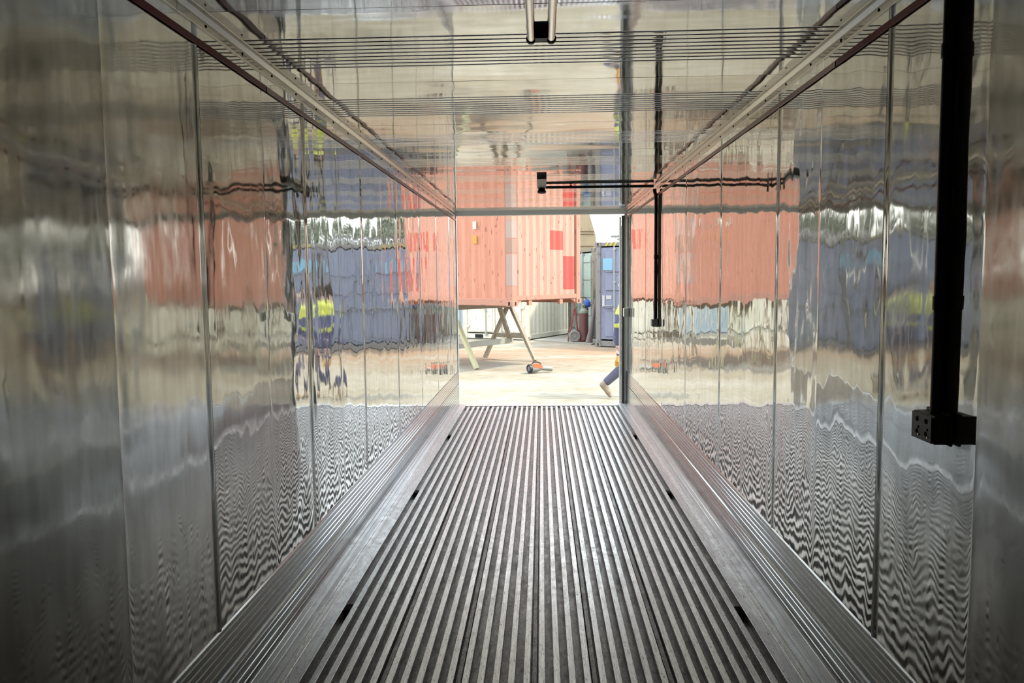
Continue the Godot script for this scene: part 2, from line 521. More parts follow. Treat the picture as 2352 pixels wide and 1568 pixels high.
func build_fittings() -> void:
	conduit("thick black conduit pipe nearest the camera, running down the right wall", HW - 0.0192, -2.155, 1.305, 2.553, 0.0185, mats.black, [1.615, 2.30])
	socket_box("socket_box", "dark socket box with round holes, under the nearest black conduit on the right wall", Vector3(HW - 0.007, 1.226, -2.155), Vector3(0.062, 0.079, 0.115), mats.dark_box, true)
	conduit("black conduit pipe halfway along the right wall, dropping from the ceiling run", HW - 0.0185, -7.45, 1.292, 2.553, 0.017, mats.rubber, [1.9])
	socket_box("junction_box", "small grey junction box ending the black conduit halfway along the right wall", Vector3(HW - 0.007, 1.222, -7.45), Vector3(0.06, 0.07, 0.1), mats.white, false)
	conduit("thin pale conduit beside the right door jamb", HW - 0.022, -9.9, 1.30, 2.553, 0.009, mats.light_grey, [2.2])
	socket_box("junction_box", "light grey box under the thin pale conduit next to the doorway", Vector3(HW - 0.007, 1.195, -9.9), Vector3(0.07, 0.115, 0.1), mats.light_grey, false)
	# run across the ceiling to the sensor
	var r := thing("conduit", "black conduit crossing the ceiling from the sensor to the right wall", "conduit", Vector3(0, CEIL, -7.45))
	var m := MB.new()
	m.tube([Vector3(0.06, -0.022, 0), Vector3(0.4, -0.0235, 0), Vector3(0.75, -0.024, 0), Vector3(HW - 0.044, -0.024, 0)], 0.0135, 14)
	put("pipe", m, mats.rubber, r)
	for x in [0.3, 0.85]:
		var q := MB.new()
		q.box(Vector3(x, -0.02, 0), Vector3(0.02, 0.032, 0.036), 0.004)
		put("clip", q, mats.rubber, r)
	var s := thing("ceiling_sensor", "grey and black sensor hanging from the middle of the ceiling", "sensor", Vector3(0.018, CEIL, -7.45))
	var b := MB.new()
	b.box(Vector3(0, -0.015, 0.31), Vector3(0.086, 0.03, 0.72), 0.004)
	put("base", b, mats.grey_box, s)
	var d := MB.new()
	d.lathe([Vector2(0.026, -0.028), Vector2(0.042, -0.06), Vector2(0.044, -0.066), Vector2(0, -0.066)], Transform3D(), 20)
	put("cone", d, mats.black, s)
	var e := MB.new()
	e.lathe([Vector2(0.043, -0.066), Vector2(0.04, -0.074), Vector2(0.028, -0.082), Vector2(0, -0.085)], Transform3D(), 20)
	put("lens", e, mats.grey_box, s)
	# the fitting with two bright rods at the top of the picture
	var f := thing("ceiling_fixture", "ceiling fixture of two bright metal rods joined by a black end block", "fixture", Vector3(0.016, CEIL, -2.90))
	for x in [-0.0375, 0.0375]:
		var t := MB.new()
		t.tube([Vector3(x, -0.022, 0.012), Vector3(x, -0.022, 1.5)], 0.0148, 18)
		put("rod", t, mats.chrome, f)
		var cp := MB.new()
		cp.lathe([Vector2(0.0, -0.008), Vector2(0.012, -0.006), Vector2(0.0185, 0.002), Vector2(0.0185, 0.018), Vector2(0.0148, 0.018)], Transform3D(Basis(Quaternion(Vector3.UP, Vector3(0, 0, 1))), Vector3(x, -0.022, -0.004)), 18)
		put("end_cap", cp, mats.black, f)
	var k := MB.new()
	k.box(Vector3(0, -0.016, 0.02), Vector3(0.05, 0.028, 0.04), 0.003)
	put("end_block", k, mats.black, f)
	var ring := MB.new()
	ring.lathe([Vector2(0.012, 0), Vector2(0.012, -0.004), Vector2(0.017, -0.004), Vector2(0.017, 0)], Transform3D(Basis(), Vector3(0, -0.002, 0.40)), 20)
	put("screw_ring", ring, mats.black, f)

# ---------------------------------------------------------------- the yard
func paint(c: Color, rust: Color, sd: int, amount: float) -> StandardMaterial3D:
	var m := plain(Color(1, 1, 1), 0.62)
	m.albedo_texture = streak_tex(256, 256, 13.0, 3.5, sd, day(c), day(c.lerp(rust, 0.25)), amount, day(rust), 1.2)
	m.uv1_scale = Vector3(0.4, 0.4, 1)
	return m

# a corrugated sheet in the plane of local x (along) and y, facing +z; from x0 to x1
func corrugated(x0: float, x1: float, y0: float, y1: float, pitch: float, depth: float) -> MB:
	var m := MB.new()
	var pts := []
	var n := int(round((x1 - x0) / pitch))
	var p := (x1 - x0) / n
	for i in n:
		var a := x0 + i * p
		pts.append_array([Vector2(a, -depth), Vector2(a + p * 0.22, -depth), Vector2(a + p * 0.46, 0.0), Vector2(a + p * 0.76, 0.0)])
	pts.append(Vector2(x1, -depth))
	for i in pts.size() - 1:
		var a: Vector2 = pts[i]; var b: Vector2 = pts[i + 1]
		var nn := Vector3(-(b.y - a.y), 0, b.x - a.x).normalized()
		m.quad(Vector3(a.x, y0, a.y), Vector3(b.x, y0, b.y), Vector3(b.x, y1, b.y), Vector3(a.x, y1, a.y), nn, Vector2(a.x, y0), Vector2(b.x, y0), Vector2(b.x, y1), Vector2(a.x, y1))
		m.quad(Vector3(a.x, y0, a.y - 0.004), Vector3(b.x, y0, b.y - 0.004), Vector3(b.x, y1, b.y - 0.004), Vector3(a.x, y1, a.y - 0.004), -nn, Vector2(a.x, y0), Vector2(b.x, y0), Vector2(b.x, y1), Vector2(a.x, y1))
	return m

# near end face lies in local z = 0 from x = 0 to W; the box goes back to z = -L
func yard_container(called: String, label: String, at: Vector3, turn: float, W: float, L: float, H: float, side: Material, end: Material, rail: Material, doors: bool, lifted_rail := false) -> Node3D:
	var t := thing(called, label, "shipping container", at, turn)
	var back := Transform3D(Basis(Vector3.UP, PI), Vector3(W, 0, -L))
	for k in 4:
		var x := 0.075 if k % 2 == 0 else W - 0.075
		var z := -0.075 if k < 2 else -L + 0.075
		var p := MB.new()
		p.box(Vector3(x, H / 2, z), Vector3(0.15, 0.15, H - 0.24), 0.012, Basis(Vector3.RIGHT, PI / 2)) if false else p.extrude(PackedVector2Array([Vector2(x - 0.075, z + 0.075), Vector2(x + 0.075, z + 0.075), Vector2(x + 0.075, z - 0.075), Vector2(x - 0.075, z - 0.075)]), Transform3D(Basis(Vector3(1, 0, 0), Vector3(0, 0, 1), Vector3(0, 1, 0)), Vector3.ZERO), 0.1, H - 0.1)
		put("corner_post", p, rail, t)
		for y in [0.06, H - 0.06]:
			var c := MB.new()
			c.box(Vector3(x, y, z), Vector3(0.178, 0.118, 0.178), 0.01)
			var cc := put("corner_casting", c, rail, t)
			if k < 2 or k == 2:
				var ho := MB.new()
				ho.box(Vector3(x + (0.01 if k % 2 == 0 else -0.01), y, z + 0.0885 * (1 if k < 2 else -1)), Vector3(0.045, 0.075, 0.004), 0.01)
				put("slot", ho, mats.hole, cc)
				var h2 := MB.new()
				h2.box(Vector3(x + 0.0885 * (-1 if k % 2 == 0 else 1), y, z), Vector3(0.004, 0.075, 0.05), 0.001)
				put("slot", h2, mats.hole, cc)
	for x in [0.05, W - 0.05]:
		var b := MB.new()
		b.box(Vector3(x, 0.09, -L / 2), Vector3(0.08, 0.15, L - 0.3), 0.008)
		put("bottom_rail", b, rail, t)
		var u := MB.new()
		u.box(Vector3(x, H - 0.05, -L / 2), Vector3(0.08, 0.08, L - 0.3), 0.008)
		put("top_rail", u, rail, t)
	for z in [-0.05, -L + 0.05]:
		var b := MB.new()
		if lifted_rail and z > -1.0:
			b.box(Vector3(W / 2, 0.17, z), Vector3(W - 0.3, 0.09, 0.09), 0.008)
			for x in [0.62, 1.72]:
				b.box(Vector3(x, 0.07, z), Vector3(0.11, 0.12, 0.06), 0.008)
			for g in [[0.16, 0.36], [W - 0.16, W - 0.36]]:
				b.extrude(PackedVector2Array([Vector2(g[0], 0.13), Vector2(g[1], 0.13), Vector2(g[0], 0.02)]), Transform3D(), z - 0.03, z + 0.03)
		else:
			b.box(Vector3(W / 2, 0.09, z), Vector3(W - 0.3, 0.15, 0.08), 0.008)
		put("end_rail", b, rail, t)
		var u := MB.new()
		u.box(Vector3(W / 2, H - 0.06, z), Vector3(W - 0.3, 0.1, 0.08), 0.008)
		put("header_rail", u, rail, t)
	var y0 := 0.16; var y1 := H - 0.09
	var s := corrugated(0.14, L - 0.14, y0, y1, 0.278, 0.036)
	var left := put("side_panel", s, side, t)
	left.transform = Transform3D(Basis(Vector3(0, 0, 1), Vector3.UP, Vector3(-1, 0, 0)), Vector3(0.03, 0, -L))
	var right := put("side_panel", corrugated(0.14, L - 0.14, y0, y1, 0.278, 0.036), side, t)
	right.transform = Transform3D(Basis(Vector3(0, 0, -1), Vector3.UP, Vector3(1, 0, 0)), Vector3(W - 0.03, 0, 0))
	var fe := put("end_panel", corrugated(0.14, W - 0.14, y0, y1, 0.25, 0.045), end, t)
	fe.transform = back * Transform3D(Basis(), Vector3(0, 0, -0.03))
	if not doors:
		var ne := put("end_panel", corrugated(0.14, W - 0.14, y0 + (0.05 if lifted_rail else 0.0), y1, 0.25, 0.045), end, t)
		ne.position.z = -0.03
	var roof := MB.new()
	roof.box(Vector3(W / 2, H - 0.03, -L / 2), Vector3(W - 0.1, 0.03, L - 0.1), 0.002)
	put("roof", roof, side, t)
	var fl := MB.new()
	fl.box(Vector3(W / 2, 0.13, -L / 2), Vector3(W - 0.12, 0.05, L - 0.12), 0.002)
	put("underfloor", fl, rail, t)
	return t

func door_leaf(t: Node3D, x0: float, x1: float, H: float, mat: Material, rail: Material, rods: Array, panels: Array) -> void:
	var d := MB.new()
	var w := x1 - x0
	d.box(Vector3((x0 + x1) / 2, H / 2 + 0.03, -0.06), Vector3(w - 0.02, H - 0.36, 0.04), 0.004)
	for p in panels:     # raised fields between the horizontal recesses
		d.box(Vector3((x0 + x1) / 2 + 0.03, (p[0] + p[1]) / 2, -0.03), Vector3(w - 0.26, p[1] - p[0], 0.04), 0.012)
	var o := put("door", d, mat, t)
	for x in rods:
		var r := MB.new()
		r.tube([Vector3(x, 0.1, 0.03), Vector3(x, H - 0.12, 0.03)], 0.02, 10)
		for y in [0.16, H * 0.36, H * 0.62, H - 0.2]:
			r.box(Vector3(x, y, 0.005), Vector3(0.09, 0.06, 0.06), 0.006)
		put("lock_rod", r, mats.rod, o)
		var hd := MB.new()
		hd.bar(Vector3(x, H * 0.4, 0.05), Vector3(x - 0.32, H * 0.4 - 0.02, 0.045), 0.03, 0.02)
		put("handle", hd, mats.rod, o)
	for y in [0.4, H * 0.4, H * 0.66, H - 0.42]:
		var hg := MB.new()
		var hx := x0 + 0.02 if rods[0] > (x0 + x1) / 2 else x1 - 0.02
		hg.box(Vector3(hx, y, 0.0), Vector3(0.14, 0.08, 0.04), 0.006)
		put("hinge", hg, rail, o)

func build_yard() -> void:
	# ground
	var g := MB.new()
	var und := noise(301, 1.0, 3)
	var xs := span(-45.0, 45.0, 0.6); var zs := span(-75.0, 15.0, 0.6)
	for x in xs:
		for z in zs:
			g.vert(Vector3(x, GROUND - 0.012 + und.get_noise_2d(x * 0.9, z * 0.9) * 0.018, z), Vector3.UP, Vector2(x, z) / 36.0 + Vector2(0.5, 0.9))
	for i in xs.size() - 1:
		for j in zs.size() - 1:
			var a := i * zs.size() + j
			g.tri_i(a, a + zs.size(), a + zs.size() + 1)
			g.tri_i(a, a + zs.size() + 1, a + 1)
	var sand := plain(Color(1, 1, 1), 0.95)
	var im := Image.create(768, 768, false, Image.FORMAT_RGB8)
	var n1 := noise(311, 1.0, 4); var n2 := noise(313, 1.0, 3)
	for py in 768:
		for px in 768:
			var wx := (px / 768.0 - 0.5) * 36.0; var wz := (py / 768.0 - 0.9) * 36.0
			var t := n1.get_noise_2d(wx * 0.35, wz * 0.8)
			# a band of redder earth in front of the far containers
			var band := exp(-pow((wz + 19.6 + 0.25 * wx) / 2.6, 2.0))
			var c := Color(0.775, 0.745, 0.67).lerp(Color(0.70, 0.655, 0.555), clampf(0.5 + t * 0.9, 0, 1))
			c = c.lerp(Color(0.75, 0.60, 0.46), clampf(band * (0.75 + t), 0, 0.9))
			var s := n2.get_noise_2d(wx * 2.2, wz * 7.0)
			c = c.darkened(clampf(s * 0.22, 0.0, 0.2)) if s > 0 else c.lightened(clampf(-s * 0.18, 0, 0.15))
			im.set_pixel(px, py, day(c))
	im.generate_mipmaps()
	sand.albedo_texture = ImageTexture.create_from_image(im)
	sand.heightmap_enabled = false
	var go := put("ground", g, sand)
	go.set_meta("kind", "structure")
	tag(go, "pale sandy yard ground with patches of red earth", "ground")

	var slab := MB.new()
	slab.extrude(PackedVector2Array([Vector2(-0.25, -23.75), Vector2(1.45, -22.15), Vector2(2.1, -23.1), Vector2(1.7, -26.0), Vector2(0.8, -25.9)]), Transform3D(Basis(Vector3(1, 0, 0), Vector3(0, 0, 1), Vector3(0, 1, 0)), Vector3.ZERO), GROUND - 0.02, GROUND + 0.035)
	var so := put("concrete_slab", slab, yp(Color(0.74, 0.72, 0.66), 0.9))
	tag(so, "pale concrete slab under the gas cylinder trolley", "slab")

	mats.rod = yp(Color(0.80, 0.82, 0.82), 0.4, 0.2)
	var orange_side := paint(Color(0.94, 0.63, 0.51), Color(0.66, 0.42, 0.33), 401, 0.08)
	var orange_end := paint(Color(0.95, 0.70, 0.61), Color(0.70, 0.46, 0.38), 407, 0.07)
	var orange_rail := paint(Color(0.86, 0.60, 0.50), Color(0.58, 0.42, 0.35), 411, 0.12)
	var oc := Vector3(-0.58, 1.149, -15.2)
	var o := yard_container("shipping_container", "faded orange shipping container raised on wooden trestles", oc, 0.927, 2.438, 6.06, 2.59, orange_side, orange_end, orange_rail, false, true)
	# grey touched-up bands on the near corner post, red touched-up fields, stickers
	for band in [[0.42, 1.05, Color(0.76, 0.64, 0.59)], [1.08, 1.36, Color(0.72, 0.57, 0.49)], [1.38, 1.72, Color(0.76, 0.65, 0.60)], [1.72, 2.3, Color(0.80, 0.63, 0.53)]]:
		var p := MB.new()
		p.box(Vector3(0.074, (band[0] + band[1]) / 2, -0.074), Vector3(0.156, band[1] - band[0], 0.156), 0.002)
		put("paint_patch", p, yp(band[2], 0.7), o)
	for f in [[1.454, 1.797, 1.18, 1.59, Color(0.90, 0.36, 0.29)], [1.93, 2.29, 0.32, 1.05, Color(0.87, 0.33, 0.28)]]:
		var c := corrugated(0.14, 2.438 - 0.14, f[2], f[3], 0.25, 0.045)
		var cut := MB.new()
		for i in range(0, c.v.size(), 8):
			var mid := (c.v[i].x + c.v[i + 1].x) / 2
			if mid > f[0] - 0.06 and mid < f[1] + 0.06:
				cut.quad(c.v[i], c.v[i + 1], c.v[i + 2], c.v[i + 3], c.n[i])
		var q := put("paint_patch", cut, yp(f[4], 0.6), o)
		q.position.z = -0.0285
		q.set_meta("label", "fresher red paint field")
	for st in [[1.02, 1.30, 1.47, 0.11, Color(0.95, 0.66, 0.16)], [1.02, 1.60, 1.76, 0.1, Color(0.96, 0.90, 0.80)]]:
		var p := MB.new()
		p.box(Vector3(0.027, (st[1] + st[2]) / 2, -st[0]), Vector3(0.004, st[2] - st[1], st[3]), 0.001)
		put("sticker", p, yp(st[4], 0.6), o)

	# trestles
	var u := Vector3(0.616, 0, -0.787); var v := Vector3(0.818, 0, 0.575)
	var near := Vector3(-2.04, GROUND, -16.72)
	var L := 2.04
	var tr := thing("trestle", "weathered wooden trestle with splayed legs under the orange container", "trestle", near)
	var wood := paint(Color(0.76, 0.71, 0.62), Color(0.55, 0.5, 0.43), 421, 0.12)
	var pale := paint(Color(0.86, 0.83, 0.66), Color(0.7, 0.66, 0.5), 423, 0.1)
	var m := MB.new()
	m.bar(-u * 0.25 + Vector3.UP * 1.32, u * (L + 0.15) + Vector3.UP * 1.32, 0.15, 0.115)
	put("beam", m, wood, tr)
	for k in 2:
		var base := u * (L * k)
		for s in [-1, 1]:
			var leg := MB.new()
			leg.bar(base + v * (0.06 * s) + Vector3.UP * 1.27, base + v * (0.77 * s) + Vector3(0, 0.005, 0), 0.115, 0.075)
			put("leg", leg, pale if k == 0 else wood, tr)
		var cb := MB.new()
		cb.bar(base - v * 0.44 + Vector3.UP * 0.57, base + v * 0.44 + Vector3.UP * 0.57, 0.06, 0.1)
		put("crossbar", cb, wood, tr)
	var ra := MB.new()
	ra.bar(-u * 0.1 + Vector3.UP * 0.45, u * (L + 0.1) + Vector3.UP * 0.45, 0.08, 0.13)
	put("rail", ra, yp(Color(0.80, 0.79, 0.74), 0.8), tr)
	var br := MB.new()
	br.bar(u * (L - 0.35) + Vector3.UP * 1.27, u * (L + 0.04) + Vector3.UP * 0.44, 0.12, 0.06)
	put("brace", br, wood, tr)
	# the far end's trestle
	var far := near - v * 4.35
	var t2 := thing("trestle", "second wooden trestle, holding the far end of the orange container", "trestle", far)
	for part in tr.get_children():
		var d := part.duplicate()
		t2.add_child(d, true)

	# cream containers
	var cream := paint(Color(1.08, 1.06, 0.97), Color(0.85, 0.78, 0.64), 431, 0.05)
	var cream2 := paint(Color(1.15, 1.13, 1.04), Color(0.85, 0.8, 0.68), 433, 0.04)
	var c1 := yard_container("shipping_container", "cream shipping container behind the trestle, corrugated side to the right", Vector3(-2.62, GROUND, -25.12), -0.477, 2.438, 6.06, 2.59, cream, cream2, cream, true)
	door_leaf(c1, 0.14, 1.22, 2.59, cream2, cream, [0.9], [[0.25, 2.35]])
	door_leaf(c1, 1.22, 2.298, 2.59, cream2, cream, [1.5], [[0.25, 2.35]])
	var pk := MB.new()
	pk.box(Vector3(0.62, 0.085, -0.005), Vector3(0.3, 0.12, 0.02), 0.004)
	put("fork_pocket", pk, mats.hole, c1)
	var c2 := yard_container("shipping_container", "cream shipping container to the left, beyond the pale blue one", Vector3(-6.4, GROUND, -28.6), -0.477, 2.438, 6.06, 2.59, cream, cream, cream, false)
	var pb := paint(Color(0.88, 0.96, 1.0), Color(0.7, 0.72, 0.7), 437, 0.04)
	var c3 := yard_container("shipping_container", "pale blue shipping container between the two cream ones", Vector3(-3.98, GROUND, -26.67), -0.3, 1.6, 1.6, 2.59, pb, pb, pb, false)

	# grey-green store behind the trolley
	var gg := paint(Color(0.78, 0.86, 0.82), Color(0.55, 0.55, 0.5), 441, 0.03)
	var frame := paint(Color(0.66, 0.62, 0.54), Color(0.45, 0.4, 0.34), 443, 0.1)
	var turn := atan2(-0.957, 0.29)
	var st := yard_container("storage_container", "grey-green storage container with ribbed doors behind the gas cylinders", Vector3(0.92, GROUND, -26.24), turn, 2.44, 1.2, 2.9, gg, gg, frame, true)
	door_leaf(st, 0.14, 1.22, 2.9, gg, frame, [0.9], [[0.3, 0.72], [0.76, 1.3], [1.34, 1.86], [1.9, 2.42], [2.46, 2.66]])
	door_leaf(st, 1.22, 2.3, 2.9, gg, frame, [1.5], [[0.3, 0.72], [0.76, 1.3], [1.34, 1.86], [1.9, 2.42], [2.46, 2.66]])

	# blue containers
	var blue := paint(Color(0.66, 0.71, 0.83), Color(0.52, 0.5, 0.54), 451, 0.05)
	var bl_rail := paint(Color(0.66, 0.66, 0.66), Color(0.5, 0.45, 0.4), 453, 0.1)
	for k in 2:
		var at := Vector3(1.54, GROUND, -21.64) if k == 0 else Vector3(3.72, GROUND, -20.22)
		var b := yard_container("shipping_container", ["blue shipping container with closed doors, beside the right door jamb", "second blue shipping container, hidden by the right wall and seen only mirrored"][k], at, -0.557, 2.438, 6.06, 2.95, blue, blue, bl_rail, true)
		var fields := [[0.3, 1.0], [1.1, 1.5], [1.6, 2.02], [2.12, 2.68]]
		door_leaf(b, 0.14, 1.22, 2.95, blue, bl_rail, [0.6, 1.05], fields)
		door_leaf(b, 1.22, 2.3, 2.95, blue, bl_rail, [1.4, 1.84], fields)
		var lab := MB.new()
		lab.box(Vector3(0.39, 2.33, 0.0), Vector3(0.31, 0.33, 0.006), 0.001)
		put("label_plate", lab, yp(Color(0.62, 0.86, 0.98), 0.5), b)
		var hz := MB.new()
		for q in 3:
			hz.extrude(PackedVector2Array([Vector2(0.3 + q * 0.13, 2.84), Vector2(0.36 + q * 0.13, 2.84), Vector2(0.42 + q * 0.13, 2.93), Vector2(0.36 + q * 0.13, 2.93)]), Transform3D(), -0.012, 0.0)
		put("hazard_stripe", hz, yp(Color(0.93, 0.86, 0.3), 0.5), b)
		if k == 0:
			var nt := MB.new()
			nt.box(Vector3(0.25, 1.30, 0.0), Vector3(0.08, 0.32, 0.006), 0.001)
			nt.box(Vector3(0.42, 1.40, 0.0), Vector3(0.17, 0.11, 0.006), 0.001)
			nt.box(Vector3(0.76, 1.74, 0.0), Vector3(0.1, 0.08, 0.006), 0.001)
			put("notice", nt, yp(Color(0.9, 0.92, 0.93), 0.5), b)
			var fr := thing("steel_rack", "pale steel rack lying on top of the blue container", "rack", Vector3(1.54, GROUND + 2.952, -21.64), -0.557)
			var f := MB.new()
			f.box(Vector3(1.3, 0.16, -0.3), Vector3(1.9, 0.06, 0.08), 0.006)
			f.box(Vector3(1.3, 0.16, -1.3), Vector3(1.9, 0.06, 0.08), 0.006)
			put("rail", f, bl_rail, fr)
			for x in [0.45, 0.95, 1.55, 2.15]:
				var post := MB.new()
				post.box(Vector3(x, 0.065, -0.3), Vector3(0.07, 0.13, 0.07), 0.004)
				post.box(Vector3(x, 0.16, -0.8), Vector3(0.06, 0.05, 1.0), 0.004)
				post.box(Vector3(x, 0.065, -1.3), Vector3(0.07, 0.13, 0.07), 0.004)
				put("post", post, mats.white, fr)

	build_shelter()
	build_trolley()
	build_blower()
	build_trees()
	build_worker()

func build_shelter() -> void:
	var t := thing("fabric_shelter", "tan canvas shelter standing on the cream container, above the grey-green container", "canvas shelter", Vector3(-0.4, GROUND + 2.595, -27.6))
	var fab := paint(Color(0.74, 0.655, 0.51), Color(0.55, 0.47, 0.36), 461, 0.08)
	var arch := []
	for k in 13:
		var a := PI * k / 12.0
		arch.append(Vector2(2.45 * cos(a), 3.5 * sin(a)))
	var skin := MB.new()
	skin.extrude(PackedVector2Array(arch), Transform3D(), -0.05, 0.0)
	put("end_wall", skin, fab, t)
	var roof := MB.new()
	for k in 12:
		var a: Vector2 = arch[k]; var b: Vector2 = arch[k + 1]
		roof.extrude(PackedVector2Array([a, b, b * 0.985, a * 0.985]), Transform3D(), -1.4, -0.05, false)
	put("roof_skin", roof, fab, t)
	for sp in [[0.55, 0.40], [0.98, 0.93], [1.08, 1.05]]:
		var s := MB.new()
		s.tube([Vector3(-2.2, sp[1], 0.012), Vector3(0, sp[0], 0.012), Vector3(2.3, sp[0] - 0.04, 0.012)], 0.022, 8)
		put("seam", s, yp(Color(0.55, 0.47, 0.36), 0.8), t)
	var p := MB.new()
	p.tube([Vector3(1.72, 0.05, 0.015), Vector3(1.70, 2.3, 0.015)], 0.03, 8)
	put("pole", p, yp(Color(0.45, 0.38, 0.3), 0.8), t)

func build_trolley() -> void:
	var at := Vector3(1.12, GROUND + 0.035, -23.0)
	var red := yp(Color(0.66, 0.24, 0.22), 0.6)
	var t := thing("cylinder_trolley", "red two-wheeled trolley carrying gas cylinders beside the blue container", "trolley", at)
	for z in [0.22, -0.3]:
		var w := MB.new()
		w.lathe([Vector2(0.0, -0.035), Vector2(0.05, -0.04), Vector2(0.06, -0.02), Vector2(0.11, -0.02), Vector2(0.12, -0.045), Vector2(0.155, -0.045), Vector2(0.175, -0.025), Vector2(0.175, 0.025), Vector2(0.155, 0.045), Vector2(0.12, 0.045), Vector2(0.11, 0.02), Vector2(0.06, 0.02), Vector2(0.05, 0.04), Vector2(0, 0.035)], Transform3D(Basis(Vector3.RIGHT, PI / 2), Vector3(-0.13, 0.175, z)), 24)
		put("wheel", w, yp(Color(0.63, 0.63, 0.59), 0.8), t)
	var f := MB.new()
	for z in [0.14, -0.22]:
		f.tube([Vector3(-0.02, 0.04, z), Vector3(-0.06, 0.6, z), Vector3(-0.12, 1.15, z)], 0.018, 8)
		f.tube([Vector3(-0.32, 0.0, z), Vector3(-0.22, 0.5, z), Vector3(-0.13, 0.98, z)], 0.014, 8)
	f.tube([Vector3(-0.12, 1.15, 0.14), Vector3(-0.12, 1.15, -0.22)], 0.018, 8)
	f.tube([Vector3(-0.05, 0.45, 0.14), Vector3(-0.05, 0.45, -0.22)], 0.014, 8)
	f.tube([Vector3(-0.13, 0.175, 0.22), Vector3(-0.13, 0.175, -0.3)], 0.014, 8)
	put("frame", f, red, t)
	var tray := MB.new()
	tray.box(Vector3(0.14, 0.03, -0.04), Vector3(0.34, 0.03, 0.46), 0.006)
	put("tray", tray, red, t)
	var specs := [["gas_cylinder", Vector3(0.15, 0.046, 0.1), 0.135, 0.83, Color(0.50, 0.30, 0.29), "maroon gas cylinder with grey neck on the trolley"], ["gas_cylinder", Vector3(0.2, 0.046, -0.17), 0.11, 0.95, Color(0.28, 0.27, 0.28), "dark grey gas cylinder behind the maroon one"]]
	for sp in specs:
		var c := thing(sp[0], sp[5], "gas cylinder", at + sp[1])
		var r: float = sp[2]; var h: float = sp[3]
		var b := MB.new()
		b.lathe([Vector2(0, 0), Vector2(r, 0.0), Vector2(r, h), Vector2(r * 0.92, h + 0.05), Vector2(r * 0.6, h + 0.11), Vector2(r * 0.3, h + 0.14), Vector2(0, h + 0.14)], Transform3D(), 20)
		put("body", b, yp(sp[4], 0.5), c)
		var k := MB.new()
		k.lathe([Vector2(r * 1.01, h - 0.02), Vector2(r * 1.03, h), Vector2(r * 0.95, h + 0.05), Vector2(r * 0.62, h + 0.115), Vector2(0.03, h + 0.15), Vector2(0.03, h + 0.24), Vector2(0, h + 0.25)], Transform3D(), 16)
		put("neck", k, yp(Color(0.62, 0.62, 0.55), 0.5), c)
		var va := MB.new()
		va.box(Vector3(0, h + 0.2, 0.03), Vector3(0.1, 0.04, 0.05), 0.006)
		put("valve", va, yp(Color(0.6, 0.56, 0.4), 0.4, 0.6), c)
	var bag := thing("blue_bag", "small blue bag hanging on top of the gas cylinders", "bag", at + Vector3(0.26, 1.03, 0.02))
	var bm := MB.new()
	bm.lathe([Vector2(0, 0), Vector2(0.09, 0.01), Vector2(0.115, 0.07), Vector2(0.10, 0.16), Vector2(0.06, 0.22), Vector2(0.03, 0.25), Vector2(0, 0.25)], Transform3D(Basis().scaled(Vector3(1, 1, 0.8)), Vector3.ZERO), 14)
	put("sack", bm, yp(Color(0.24, 0.40, 0.80), 0.7), bag)
	var kn := MB.new()
	kn.tube([Vector3(0, 0.24, 0), Vector3(-0.06, 0.3, 0.02), Vector3(-0.2, 0.3, 0.04), Vector3(-0.36, 0.2, 0.03)], 0.016, 8)
	put("drawstring", kn, yp(Color(0.35, 0.2, 0.2), 0.7), bag)
	var pipe := thing("leaning_pipe", "tapered grey pipe leaning against the blue container's corner", "pipe", Vector3(1.40, GROUND + 0.035, -22.5))
	var pm := MB.new()
	pm.tube([Vector3(0.0, 0.0, 0), Vector3(0.06, 0.3, 0), Vector3(0.125, 0.7, -0.01), Vector3(0.21, 1.28, -0.03)], 0.105, 16, 0.035)
	put("shaft", pm, yp(Color(0.56, 0.52, 0.50), 0.6), pipe)
	var rim := MB.new()
	rim.tube([Vector3(0.203, 1.23, -0.029), Vector3(0.213, 1.30, -0.031)], 0.046, 14)
	put("collar", rim, yp(Color(0.5, 0.48, 0.45), 0.6), pipe)

